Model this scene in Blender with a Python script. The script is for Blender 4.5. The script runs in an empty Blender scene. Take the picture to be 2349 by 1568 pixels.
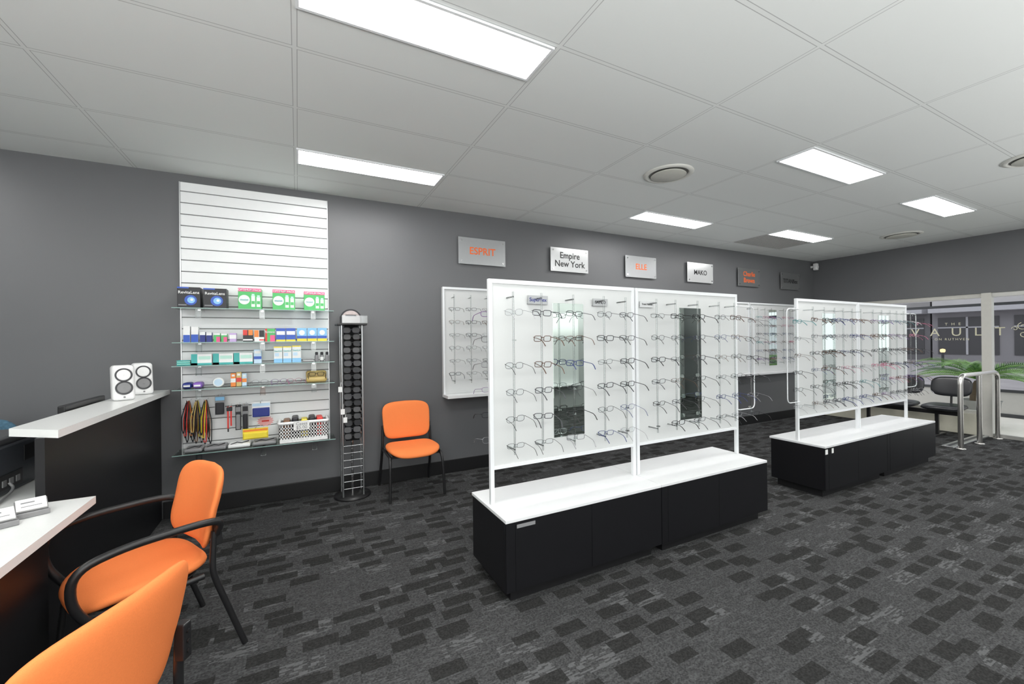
import bpy, bmesh, math, random
from mathutils import Vector, Matrix, Euler
random.seed(7)
S = bpy.context.scene
COL = S.collection
PI = math.pi
S.view_settings.view_transform = 'Standard'

# ------------------------------------------------------------------ camera
F, ROLL, CX, SX = 953.0, 0.0115, 0.8888, 0.4583
CAM = Vector((0, 0, 1.49))
def ray(u, v):
    du, dv = u-1174, v-784
    a = (du-ROLL*dv)/F
    b = -(dv+ROLL*du+2)/F
    return Vector((CX*a+SX, -SX*a+CX, b))
def on_y(u, v, y):
    d = ray(u, v); return CAM+d*(y/d.y)
def on_x(u, v, x):
    d = ray(u, v); return CAM+d*(x/d.x)
def on_z(u, v, z):
    d = ray(u, v); return CAM+d*((z-CAM.z)/d.z)
fwd = Vector((SX, CX, 0)).normalized()
rgt = Vector((CX, -SX, 0)).normalized()
up = Vector((0, 0, 1))
cr, sr = math.cos(ROLL), math.sin(ROLL)
cu_ = up*cr+rgt*sr
cr_ = rgt*cr-up*sr
cd = bpy.data.cameras.new('camera')
cam = bpy.data.objects.new('camera', cd); COL.objects.link(cam)
M = Matrix((cr_, cu_, -fwd)).transposed().to_4x4()
M.translation = CAM
cam.matrix_world = M
cd.sensor_width = 36; cd.lens = 36*F/2349; cd.shift_y = -2/2349; cd.clip_start = .05
S.camera = cam

# ------------------------------------------------------------------ materials
def nodes_of(name):
    m = bpy.data.materials.new(name); m.use_nodes = True
    nt = m.node_tree
    return m, nt, nt.nodes['Principled BSDF']
def mat(name, col, rough=.5, metal=0, var=.05, scale=25, bump=0, bscale=200, spec=.5):
    m, nt, b = nodes_of(name)
    tc = nt.nodes.new('ShaderNodeTexCoord'); nz = nt.nodes.new('ShaderNodeTexNoise')
    nz.inputs['Scale'].default_value = scale
    nt.links.new(tc.outputs['Object'], nz.inputs['Vector'])
    mx = nt.nodes.new('ShaderNodeMix'); mx.data_type = 'RGBA'
    mx.inputs[6].default_value = (*[c*(1-var) for c in col], 1)
    mx.inputs[7].default_value = (*[min(1, c*(1+var)) for c in col], 1)
    nt.links.new(nz.outputs[0], mx.inputs[0]); nt.links.new(mx.outputs[2], b.inputs['Base Color'])
    b.inputs['Roughness'].default_value = rough; b.inputs['Metallic'].default_value = metal
    b.inputs['Specular IOR Level'].default_value = spec
    if bump:
        n2 = nt.nodes.new('ShaderNodeTexNoise'); n2.inputs['Scale'].default_value = bscale
        nt.links.new(tc.outputs['Object'], n2.inputs['Vector'])
        bp = nt.nodes.new('ShaderNodeBump'); bp.inputs['Strength'].default_value = bump; bp.inputs['Distance'].default_value = .004
        nt.links.new(n2.outputs[0], bp.inputs['Height']); nt.links.new(bp.outputs[0], b.inputs['Normal'])
    return m
def glassy(name, tint, base=.04, gain=.7, rough=.03):
    m = bpy.data.materials.new(name); m.use_nodes = True; nt = m.node_tree; nt.nodes.clear()
    o = nt.nodes.new('ShaderNodeOutputMaterial'); mx = nt.nodes.new('ShaderNodeMixShader')
    tr = nt.nodes.new('ShaderNodeBsdfTransparent'); gl = nt.nodes.new('ShaderNodeBsdfGlossy')
    tr.inputs[0].default_value = (*tint, 1); gl.inputs['Roughness'].default_value = rough
    fr = nt.nodes.new('ShaderNodeFresnel'); fr.inputs[0].default_value = 1.45
    ma = nt.nodes.new('ShaderNodeMath'); ma.operation = 'MULTIPLY_ADD'; ma.inputs[1].default_value = gain; ma.inputs[2].default_value = base-.03
    ma.use_clamp = True
    nt.links.new(fr.outputs[0], ma.inputs[0]); nt.links.new(ma.outputs[0], mx.inputs[0])
    nt.links.new(tr.outputs[0], mx.inputs[1]); nt.links.new(gl.outputs[0], mx.inputs[2]); nt.links.new(mx.outputs[0], o.inputs[0])
    return m
def emit(name, col, st):
    m = bpy.data.materials.new(name); m.use_nodes = True; nt = m.node_tree; nt.nodes.clear()
    o = nt.nodes.new('ShaderNodeOutputMaterial'); e = nt.nodes.new('ShaderNodeEmission')
    e.inputs[0].default_value = (*col, 1); e.inputs[1].default_value = st
    nt.links.new(e.outputs[0], o.inputs[0]); return m

class NT:
    def __init__(s, nt): s.nt = nt
    def m(s, op, a, b=None, c=None):
        n = s.nt.nodes.new('ShaderNodeMath'); n.operation = op
        for i, x in enumerate((a, b, c)):
            if x is None: continue
            if isinstance(x, (int, float)): n.inputs[i].default_value = x
            else: s.nt.links.new(x, n.inputs[i])
        return n.outputs[0]
    def xyz(s):
        g = s.nt.nodes.new('ShaderNodeNewGeometry'); sp = s.nt.nodes.new('ShaderNodeSeparateXYZ')
        s.nt.links.new(g.outputs['Position'], sp.inputs[0]); return sp.outputs
    def comb(s, x, y, z=0):
        n = s.nt.nodes.new('ShaderNodeCombineXYZ')
        for i, q in enumerate((x, y, z)):
            if isinstance(q, (int, float)): n.inputs[i].default_value = q
            else: s.nt.links.new(q, n.inputs[i])
        return n.outputs[0]
    def white(s, vec):
        n = s.nt.nodes.new('ShaderNodeTexWhiteNoise'); n.noise_dimensions = '3D'
        s.nt.links.new(vec, n.inputs['Vector']); return n.outputs['Value']
    def noise(s, vec, scale, detail=2):
        n = s.nt.nodes.new('ShaderNodeTexNoise'); n.inputs['Scale'].default_value = scale; n.inputs['Detail'].default_value = detail
        if vec is not None: s.nt.links.new(vec, n.inputs['Vector'])
        return n.outputs[0]
    def mix(s, f, a, b):
        n = s.nt.nodes.new('ShaderNodeMix'); n.data_type = 'RGBA'
        s.nt.links.new(f, n.inputs[0])
        for i, q in ((6, a), (7, b)):
            if isinstance(q, tuple): n.inputs[i].default_value = (*q, 1)
            else: s.nt.links.new(q, n.inputs[i])
        return n.outputs[2]

def carpet_mat():
    m, nt, b = nodes_of('carpet_loop_pile'); N = NT(nt)
    p = N.xyz(); x, y = p[0], p[1]
    def fl(v, w): return N.m('FLOOR', N.m('DIVIDE', v, w))
    def rects(cw, ch, rw, rh, seed, prob):
        row = fl(y, ch)
        xx = N.m('ADD', N.m('DIVIDE', x, cw), N.m('MULTIPLY', N.white(N.comb(row, seed, 3.3)), 7.0))
        col = N.m('FLOOR', xx)
        fx = N.m('MULTIPLY', N.m('FRACT', xx), cw); fy = N.m('MULTIPLY', N.m('FRACT', N.m('DIVIDE', y, ch)), ch)
        jx = N.m('MULTIPLY', N.white(N.comb(col, row, seed+.53)), cw-rw)
        jy = N.m('MULTIPLY', N.m('FLOOR', N.m('MULTIPLY', N.white(N.comb(col, row, seed+.77)), 4)), (ch-rh)/4)
        dx = N.m('SUBTRACT', fx, jx); dy = N.m('SUBTRACT', fy, jy)
        q = N.m('MULTIPLY', N.m('GREATER_THAN', dx, 0), N.m('LESS_THAN', dx, rw))
        r = N.m('MULTIPLY', N.m('GREATER_THAN', dy, 0), N.m('LESS_THAN', dy, rh))
        return N.m('MULTIPLY', N.m('MULTIPLY', q, r), N.m('LESS_THAN', N.white(N.comb(col, row, seed)), prob))
    dark = N.m('MAXIMUM', rects(.23, .125, .165, .078, 1.7, .55), rects(.30, .18, .14, .060, 6.1, .52))
    light = N.m('MAXIMUM', rects(.36, .21, .20, .10, 11.3, .5), rects(.5, .3, .16, .09, 14.9, .45))
    def cells(w, h, seed):
        row = fl(y, h)
        xx = N.m('ADD', N.m('DIVIDE', x, w), N.m('MULTIPLY', N.white(N.comb(row, seed, 3.3)), 7.0))
        return N.white(N.comb(N.m('FLOOR', xx), row, seed))
    fleck = N.m('GREATER_THAN', cells(.035, .0075, 9.2), .62)
    fleck2 = N.m('GREATER_THAN', cells(.05, .0075, 4.4), .88)
    lightf = N.m('MAXIMUM', N.m('MULTIPLY', light, fleck), N.m('MULTIPLY', fleck2, .35))
    fine = N.white(N.comb(fl(x, .0075), fl(y, .006), 1))
    base = N.mix(fine, (.030, .0302, .0308), (.068, .0685, .070))
    base = N.mix(N.m('MULTIPLY', lightf, .6), base, (.125, .127, .130))
    dk = N.mix(fine, (.015, .0148, .0143), (.028, .0278, .027))
    base = N.mix(N.m('MULTIPLY', dark, .90), base, dk)
    nt.links.new(base, b.inputs['Base Color'])
    b.inputs['Roughness'].default_value = .95; b.inputs['Specular IOR Level'].default_value = .12
    bp = nt.nodes.new('ShaderNodeBump'); bp.inputs['Strength'].default_value = .3; bp.inputs['Distance'].default_value = .003
    nt.links.new(fine, bp.inputs['Height']); nt.links.new(bp.outputs[0], b.inputs['Normal'])
    return m
def ceiling_mat():
    m, nt, b = nodes_of('ceiling_tile'); N = NT(nt)
    p = N.xyz(); x, y = p[0], p[1]
    dx = N.m('PINGPONG', x, .6); dy = N.m('PINGPONG', N.m('ADD', y, .04), .3)
    d = N.m('MINIMUM', dx, dy)
    bar = N.m('LESS_THAN', d, .010)
    edge = N.m('MULTIPLY', N.m('LESS_THAN', d, .0138), N.m('GREATER_THAN', d, .0098))  # thin shadow line painted along both sides of each T-bar
    nz = N.noise(None, 3, 2)
    col = N.mix(nz, (.74, .765, .755), (.78, .80, .79))
    col = N.mix(bar, col, (.75, .77, .76)); col = N.mix(edge, col, (.44, .45, .45))
    nt.links.new(col, b.inputs['Base Color']); b.inputs['Roughness'].default_value = .7
    return m

CARPET = carpet_mat(); CEIL = ceiling_mat()
WALL = mat('grey_wall_paint', (.126, .129, .135), .42, var=.03, scale=3, bump=.04, bscale=120)
SIDEWALL = mat('pale_wall_paint', (.40, .41, .41), .6, var=.03, scale=3)
CREAM = mat('cream_upstand', (.62, .60, .50), .6)
BLACKTRIM = mat('black_trim', (.008, .008, .009), .45)
BLACKLAM = mat('black_laminate', (.0065, .0065, .008), .42, var=.12, scale=5, spec=.35)
WHITELAM = mat('white_laminate', (.76, .77, .78), .32, var=.015)
WHITESTONE = mat('white_stone_top', (.78, .79, .78), .22, var=.03, scale=150)
WHITEBOARD = mat('white_board', (.64, .655, .655), .45, var=.012, scale=8)
WHITEMETAL = mat('white_metal', (.78, .80, .82), .3, var=.01)
ALU = mat('brushed_aluminium', (.62, .63, .64), .35, 1, var=.05)
CHROME = mat('chrome', (.8, .8, .81), .12, 1, var=.02)
STEEL = mat('satin_steel', (.74, .72, .69), .25, 1, var=.03)
MIRROR = mat('mirror_silver', (.58, .65, .61), .015, 1, var=.005)
ORANGE = mat('orange_fabric', (.89, .240, .070), .8, var=.07, scale=260, bump=.15, bscale=600, spec=.2)
BLACKPL = mat('black_plastic', (.012, .012, .013), .38)
BLACKVINYL = mat('black_vinyl', (.020, .021, .025), .3)
GREYPL = mat('grey_plastic', (.22, .22, .225), .4)
DKGREY = mat('dark_grey_plastic', (.05, .051, .056), .45)
PRINTER = mat('printer_grey', (.05, .055, .066), .4)
WHITEPL = mat('white_plastic', (.82, .82, .82), .3, var=.01)
PAPER = mat('white_paper', (.85, .85, .84), .7, var=.01)
ACRYL = glassy('clear_acrylic', (.93, .945, .945), .06, .9)
LENS = glassy('clear_lens', (.95, .965, .97), .03, .6)
SUNLENS = mat('smoked_lens', (.008, .008, .012), .16, spec=.35)
SHELFGLASS = glassy('shelf_glass', (.92, .965, .95), .05, .8)
GLASSEDGE = mat('green_glass_edge', (.30, .45, .42), .15)
WINGLASS = glassy('window_glass', (.96, .98, .98), .02, .2)
LAMP = emit('light_diffuser', (1, .99, .97), 25)
ORANGEINK = mat('orange_ink', (.85, .14, .02), .5)
BLACKINK = mat('black_ink', (.01, .01, .012), .5)
SILVER = mat('silver_plate', (.40, .41, .42), .3, .5, var=.03)
GREYPLATE = mat('grey_plate', (.22, .225, .23), .3, .5, var=.03)
WHITEPLATE = mat('pale_plate', (.68, .69, .70), .22, .2, var=.02)
GRILLE = mat('dark_grille', (.2, .2, .19), .7)
GRILLE2 = mat('grey_grille', (.46, .46, .45), .7)
CEILWHITE = mat('diffuser_white', (.68, .68, .64), .5)
CEILDISC = mat('diffuser_disc', (.56, .56, .51), .5)
def ink(n, c, r=.4): return mat('ink_'+n, c, r, var=.03)
I = dict(black=ink('black', (.01, .01, .015)), navy=ink('navy', (.015, .03, .22)), blue=ink('blue', (.03, .10, .5)), sky=ink('sky', (.25, .55, .85)),
         green=ink('green', (.08, .50, .14)), pink=ink('pink', (.8, .10, .28)), red=ink('red', (.7, .04, .03)), orange=ink('orange', (.85, .25, .04)),
         yellow=ink('yellow', (.85, .68, .05)), teal=ink('teal', (.05, .42, .40)), white=ink('white', (.82, .83, .83)), purple=ink('purple', (.25, .12, .5)),
         brown=ink('brown', (.18, .08, .03)), tan=ink('tan', (.62, .45, .16)), grey=ink('grey', (.25, .25, .26)), lilac=ink('lilac', (.55, .4, .7)), mint=ink('mint', (.5, .78, .68)),
         paleblue=ink('paleblue', (.55, .72, .88)))

# ------------------------------------------------------------------ mesh builder
def rounded(pts, rad, seg=5, closed=False):
    P = [Vector(p) for p in pts]; n = len(P); out = []
    for i in range(n):
        if not closed and i in (0, n-1): out.append(P[i]); continue
        a, p, c = P[i-1], P[i], P[(i+1) % n]
        d1 = min(rad, .48*(a-p).length); d2 = min(rad, .48*(c-p).length)
        q0 = p+(a-p).normalized()*d1; q2 = p+(c-p).normalized()*d2
        for k in range(seg+1):
            t = k/seg; out.append(q0*(1-t)**2+p*2*t*(1-t)+q2*t*t)
    return out
class MB:
    def __init__(s): s.v = []; s.f = []; s.mi = []; s.sm = []
    def add(s, vs, fs, mi=0, sm=False, M=None):
        o = len(s.v)
        s.v += [tuple(M@Vector(v)) if M else tuple(v) for v in vs]
        for f in fs: s.f.append([i+o for i in f]); s.mi.append(mi); s.sm.append(sm)
        return s
    def box(s, x0, x1, y0, y1, z0, z1, bev=0, mi=0, M=None, seg=2):
        x0, x1 = min(x0, x1), max(x0, x1); y0, y1 = min(y0, y1), max(y0, y1); z0, z1 = min(z0, z1), max(z0, z1)
        vs = [(x, y, z) for z in (z0, z1) for y in (y0, y1) for x in (x0, x1)]
        fs = [(0, 2, 3, 1), (4, 5, 7, 6), (0, 1, 5, 4), (2, 6, 7, 3), (0, 4, 6, 2), (1, 3, 7, 5)]
        if bev > 0:
            bm = bmesh.new(); bv = [bm.verts.new(v) for v in vs]
            for f in fs: bm.faces.new([bv[i] for i in f])
            bmesh.ops.bevel(bm, geom=list(bm.edges), offset=bev, segments=seg, affect='EDGES', profile=.5)
            bm.verts.index_update()
            vs = [v.co.copy() for v in bm.verts]; fs = [[v.index for v in f.verts] for f in bm.faces]; bm.free()
        return s.add(vs, fs, mi, False, M)
    def tube(s, pts, r, n=8, closed=False, mi=0, M=None):
        P = [Vector(p) for p in pts]; m = len(P); rs = r if isinstance(r, (list, tuple)) else [r]*m
        T = []
        for i in range(m):
            if closed: t = P[(i+1) % m]-P[i-1]
            else: t = P[min(i+1, m-1)]-P[max(i-1, 0)]
            T.append(t.normalized() if t.length > 1e-9 else Vector((0, 0, 1)))
        nrm = T[0].orthogonal().normalized(); vs = []
        for i in range(m):
            nrm = (nrm-T[i]*nrm.dot(T[i]))
            nrm = nrm.normalized() if nrm.length > 1e-6 else T[i].orthogonal().normalized()
            bi = T[i].cross(nrm)
            for k in range(n):
                a = 2*PI*k/n; vs.append(P[i]+(nrm*math.cos(a)+bi*math.sin(a))*rs[i])
        fs = []
        for i in range(m if closed else m-1):
            j = (i+1) % m
            for k in range(n):
                k2 = (k+1) % n; fs.append((i*n+k, i*n+k2, j*n+k2, j*n+k))
        s.add(vs, fs, mi, True, M)
        if not closed: s.add(vs[:n], [tuple(reversed(range(n)))], mi, False, M); s.add(vs[-n:], [tuple(range(n))], mi, False, M)
        return s
    def lathe(s, prof, c=(0, 0, 0), n=32, mi=0, M=None, sm=True):
        vs = []; fs = []
        for (r, z) in prof:
            for k in range(n):
                a = 2*PI*k/n; vs.append((c[0]+r*math.cos(a), c[1]+r*math.sin(a), c[2]+z))
        for i in range(len(prof)-1):
            for k in range(n):
                k2 = (k+1) % n; fs.append((i*n+k, i*n+k2, (i+1)*n+k2, (i+1)*n+k))
        s.add(vs, fs, mi, sm, M)
        if prof[0][0] > 1e-6: s.add(vs[:n], [tuple(reversed(range(n)))], mi, False, M)
        if prof[-1][0] > 1e-6: s.add(vs[-n:], [tuple(range(n))], mi, False, M)
        return s
    def prism(s, poly, z0, z1, mi=0, M=None):
        n = len(poly)
        vs = [(x, y, z0) for x, y in poly]+[(x, y, z1) for x, y in poly]
        fs = [tuple(reversed(range(n))), tuple(range(n, 2*n))]+[(i, (i+1) % n, n+(i+1) % n, n+i) for i in range(n)]
        return s.add(vs, fs, mi, False, M)
    def pad(s, w, h, t, ex=4, fn=None, n=44, mi=0):
        ss = [.35, .65, .85, .94, .985, 1.0]; vs = []; fs = []
        fn = fn or (lambda x, y, z: (x, y, z))
        def ring(sc, sg):
            z = sg*t/2*math.sqrt(max(0, 1-sc**9))
            for k in range(n):
                a = 2*PI*k/n; c, q = math.cos(a), math.sin(a)
                x = math.copysign(abs(c)**(2/ex), c)*w/2*sc; y = math.copysign(abs(q)**(2/ex), q)*h/2*sc
                vs.append(fn(x, y, z))
        rings = 0
        for sc in ss: ring(sc, 1); rings += 1
        for sc in reversed(ss[:-1]): ring(sc, -1); rings += 1
        for i in range(rings-1):
            for k in range(n):
                k2 = (k+1) % n; fs.append((i*n+k, (i+1)*n+k, (i+1)*n+k2, i*n+k2))
        a = len(vs); vs.append(fn(0, 0, t/2)); b = len(vs); vs.append(fn(0, 0, -t/2)); l = (rings-1)*n
        for k in range(n):
            k2 = (k+1) % n; fs.append((a, k, k2)); fs.append((b, l+k2, l+k))
        return s.add(vs, fs, mi, True)
    def mesh(s, name, mats, off=Vector((0, 0, 0))):
        me = bpy.data.meshes.new(name)
        me.from_pydata([(v[0]-off.x, v[1]-off.y, v[2]-off.z) for v in s.v], [], s.f)
        if not isinstance(mats, (list, tuple)): mats = [mats]
        for m in mats: me.materials.append(m)
        me.polygons.foreach_set('material_index', s.mi); me.polygons.foreach_set('use_smooth', s.sm)
        me.update(); return me
    def build(s, name, mats, parent=None, world=True):
        off = Vector((0, 0, 0))
        if parent is not None and world:
            q = parent
            while q: off += q.location; q = q.parent
        if parent is None:
            xs = [v[0] for v in s.v]; ys = [v[1] for v in s.v]; zs = [v[2] for v in s.v]
            off = Vector(((min(xs)+max(xs))/2, (min(ys)+max(ys))/2, min(zs)))
        o = bpy.data.objects.new(name, s.mesh(name, mats, off)); COL.objects.link(o)
        if parent is not None: o.parent = parent
        else: o.location = off
        return o
def tag(o, label, cat, group=None):
    o['label'] = label; o['category'] = cat
    if group: o['group'] = group
    return o
def thing(name, label, cat, loc, rz=0, group=None):
    o = bpy.data.objects.new(name, None); COL.objects.link(o); o.empty_display_size = .1
    o.location = loc; o.rotation_euler = (0, 0, rz); return tag(o, label, cat, group)
def struct(name, mb, m):
    o = mb.build(name, m); o['kind'] = 'structure'; return o
_tc = {}
def text_mesh(body, size, bold=0, ext=.0006, space=1.0, line=1.0):
    key = (body, size, bold, ext, space)
    if key in _tc: return _tc[key]
    cu = bpy.data.curves.new('lettering', 'FONT'); cu.body = body; cu.size = size; cu.align_x = 'CENTER'; cu.align_y = 'CENTER'
    cu.offset = bold; cu.extrude = ext; cu.space_character = space; cu.space_line = line; cu.resolution_u = 3
    o = bpy.data.objects.new('lettering', cu); COL.objects.link(o)
    bpy.context.view_layer.update()
    me = bpy.data.meshes.new_from_object(o.evaluated_get(bpy.context.evaluated_depsgraph_get()))
    bpy.data.objects.remove(o); _tc[key] = me; return me
def lettering(body, size, m, parent, pos, rot=(PI/2, 0, 0), bold=0, space=1.0, name='lettering', line=1.0, wide=1.0):
    me = text_mesh(body, size, bold, space=space, line=line).copy(); me.materials.clear(); me.materials.append(m)
    if wide != 1.0: me.transform(Matrix.Diagonal((wide, 1, 1, 1)))
    o = bpy.data.objects.new(name, me); COL.objects.link(o)
    q = parent; off = Vector((0, 0, 0))
    while q: off += q.location; q = q.parent
    o.parent = parent; o.location = Vector(pos)-off; o.rotation_euler = rot; return o

# ------------------------------------------------------------------ room shell
D, H, XB = 4.55, 2.985, 9.05
XL, YR = -4.0, -3.0
struct('floor', MB().box(XL, XB+.1, YR, D, -.06, 0), CARPET)
struct('ceiling', MB().box(XL, XB+.2, YR, D+.1, H, H+.08), CEIL)
struct('wall_left', MB().box(XL-.1, XB+.2, D, D+.12, -.06, H), WALL)
wb = MB().box(XB, XB+.15, YR, D, 2.12, H).box(XB, XB+.15, 4.40, D, 0, 2.12).box(XB, XB+.15, YR, -.4, 0, 2.12)
struct('wall_back', wb, WALL)
struct('wall_right', MB().box(XL, XB, YR-.1, YR, 0, H), SIDEWALL)
struct('wall_front', MB().box(XL-.1, XL, YR, D, 0, H), SIDEWALL)
struct('baseboard_left', MB().box(-1.04, XB, D-.018, D, 0, .145, .003), BLACKTRIM)
struct('trim_1', MB().box(XB-.01, XB+.16, 2.29, 4.40, 0, .31), CREAM)
wf = MB()
wf.box(XB+.02, XB+.09, 2.29, 4.40, .31, .36).box(XB+.02, XB+.09, 2.29, 4.40, 2.06, 2.12).box(XB+.02, XB+.09, 4.35, 4.40, .36, 2.06)
wf.box(XB-.02, XB+.10, 2.19, 2.29, 0, 2.12)
w1 = struct('window_1', wf, mat('window_frame_pale', (.58, .57, .53), .4))
MB().box(XB+.05, XB+.058, 2.29, 4.36, .35, 2.07).build('window_pane', WINGLASS, w1)
df = MB().box(XB+.02, XB+.07, .9, 2.19, .0, .05).box(XB+.02, XB+.07, .9, 2.19, 2.06, 2.12).box(XB+.02, XB+.07, .85, .92, 0, 2.12).box(XB+.02, XB+.07, -.4, -.33, 0, 2.12)
d1 = struct('door_1', df, mat('door_frame_silver', (.5, .5, .48), .35, .6))
MB().box(XB+.04, XB+.048, -.34, 2.19, .045, 2.07).build('door_glass', WINGLASS, d1)

# ------------------------------------------------------------------ ceiling lights, diffusers
def ceiling_light(x0, y0, label, wy=.30):
    t = thing('ceiling_light', label, 'ceiling light', (x0+.6, y0+wy/2, H-.012), 0, 'rectangular ceiling lights')
    x1, y1 = x0+1.185, y0+wy; z0, z1 = H-.012, H-.001
    fr = MB()
    fr.box(x0+.005, x1-.005, y0+.005, y0+.02, z0, z1).box(x0+.005, x1-.005, y1-.02, y1-.005, z0, z1)
    fr.box(x0+.005, x0+.02, y0+.02, y1-.02, z0, z1).box(x1-.02, x1-.005, y0+.02, y1-.02, z0, z1)
    fr.build('light_frame', WHITEMETAL, t)
    MB().box(x0+.02, x1-.02, y0+.02, y1-.02, z0+.003, z1).build('diffuser', LAMP, t)
ceiling_light(0, 1.77, 'largest bright ceiling light, cut off by the top of the photo')
ceiling_light(0, 3.56, 'bright ceiling light near the top of the slatted wall panel')
ceiling_light(3.6, 1.79, 'bright ceiling light right of the nearer round ceiling diffuser')
ceiling_light(3.6, 3.56, 'bright ceiling light nearest the row of wall signs, left of the grey grille')
ceiling_light(6.0, 3.32, 'bright ceiling light touching the grey air grille')
ceiling_light(6.0, 1.84, 'bright ceiling light farthest right, near the shopfront')
for x0, y0, lb in ((-3.6, 1.77, 'ceiling light behind and left of the reception desk'), (-3.6, 3.56, 'ceiling light above the back of the reception area'),
                   (0, -.64, 'ceiling light just behind the camera'), (3.6, -.64, 'ceiling light right of the camera, middle of the room'), (6.0, -.64, 'ceiling light over the entry, out of frame'),
                   (1.2, -2.4, 'ceiling light along the right wall, rear'), (4.8, -2.4, 'ceiling light along the right wall, front')):
    ceiling_light(x0, y0, lb)
def round_vent(x, y, r, label):
    t = thing('ceiling_diffuser', label, 'air vent', (x, y, H-.02), 0, 'round ceiling air diffusers')
    MB().lathe([(r*.78, .019), (r*.80, .008), (r*.86, .003), (r, .014), (r, .019)], (x, y, H-.02), 40).build('flange', CEILWHITE, t)
    MB().lathe([(r*.15, .0), (r*.68, .0), (r*.71, .005), (r*.68, .010), (0, .012)], (x, y, H-.024), 40).build('disc', CEILDISC, t)
    MB().lathe([(r*.79, 0), (r*.79, .003), (0, .003)], (x, y, H-.004), 40).build('throat', GRILLE, t)
round_vent(2.99, 2.68, .215, 'round ceiling air diffuser nearest the camera, in the middle of a tile')
round_vent(7.9, 2.80, .24, 'far round ceiling diffuser near the back wall')
round_vent(5.54, 1.06, .215, 'round ceiling diffuser cut off at the right edge of the photo')
t = thing('air_grille', 'grey rectangular air grille in the ceiling beside a light', 'air vent', (6.6, 3.88, H-.01))
g = MB().box(6.02, 7.18, 3.63, 4.14, H-.004, H-.001); g.build('backing', GRILLE2, t)
g = MB()
for k in range(28): g.box(6.03+k*.042, 6.034+k*.042, 3.64, 4.13, H-.01, H-.003)
for k in range(12): g.box(6.03, 7.17, 3.645+k*.043, 3.649+k*.043, H-.01, H-.003)
g.build('grid', GRILLE2, t)
t = thing('motion_sensor', 'small white motion sensor high in the far wall corner', 'sensor', (8.96, 4.47, 2.80))
MB().box(8.93, 9.0, 4.43, 4.5, 2.80, 2.93, .012).build('housing', WHITEPL, t)
MB().box(8.922, 8.94, 4.44, 4.49, 2.82, 2.86, .004).build('sensor_window', PAPER, t)
MB().box(8.95, 9.04, 4.45, 4.549, 2.85, 2.89).build('bracket', WHITEPL, t)

# ------------------------------------------------------------------ brand signs on the wall
def brand_sign(xc, plate, body, inkm, size, label, bold=.0014, wide=.97):
    y = 4.52; z = 2.545
    t = thing('brand_sign', label, 'wall sign', (xc, y, z-.155), 0, 'row of small metal wall signs')
    MB().box(xc-.30, xc+.30, y-.006, y, z-.155, z+.155, .002).build('plate', plate, t)
    for sx in (-1, 1):
        for sz in (-1, 1):
            M_ = Matrix.Translation((xc+sx*.265, y-.014, z+sz*.12))@Matrix.Rotation(-PI/2, 4, 'X')
            MB().lathe([(.011, 0), (.011, .044)], n=12, M=M_).build('standoff', CHROME, t)
    lettering(body, size, inkm, t, (xc, y-.0075, z), bold=bold, line=.95, wide=wide)
brand_sign(1.95, SILVER, 'ESPRIT', ORANGEINK, .118, 'silver wall sign with one line of orange capitals, leftmost of the row')
brand_sign(3.20, WHITEPLATE, 'Empire\nNew York', BLACKINK, .115, 'whitish wall sign with two lines of black lettering')
brand_sign(4.46, SILVER, 'ELLE', ORANGEINK, .115, 'silver wall sign with four orange capitals, third in the row')
brand_sign(5.73, WHITEPLATE, 'MAKO', BLACKINK, .108, 'pale wall sign with four black capitals, fourth in the row')
brand_sign(6.97, GREYPLATE, 'Charlie\nBrown', ORANGEINK, .115, 'grey wall sign with two lines of orange lettering')
brand_sign(8.20, GREYPLATE, 'TITANflex', BLACKINK, .108, 'grey wall sign with black lettering, nearest the far corner')

# ------------------------------------------------------------------ glasses
FRAMEC = {'black': (.008, .008, .009), 'brown': (.09, .035, .015), 'dark blue': (.015, .03, .16), 'red': (.30, .02, .03), 'silver': (.35, .35, .37),
          'purple': (.16, .04, .25), 'teal': (.02, .2, .22), 'gunmetal': (.06, .06, .07), 'pink': (.5, .12, .22)}
FM = {k: mat('frame_'+k.replace(' ', '_'), c, .3, .5 if k in ('silver', 'gunmetal') else 0, var=.1) for k, c in FRAMEC.items()}
_gm = {}
STY = [dict(a=.027, b=.0165, ex=3.4, r=.0017), dict(a=.026, b=.019, ex=2.6, r=.0013), dict(a=.0275, b=.0175, ex=4, r=.0022), dict(a=.026, b=.0155, ex=3, r=.0012)]
def se(a, b, ex, n, cx=0):
    out = []
    for k in range(n):
        t = 2*PI*k/n; c, q = math.cos(t), math.sin(t)
        out.append((cx+math.copysign(abs(c)**(2/ex), c)*a, math.copysign(abs(q)**(2/ex), q)*b))
    return out
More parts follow.
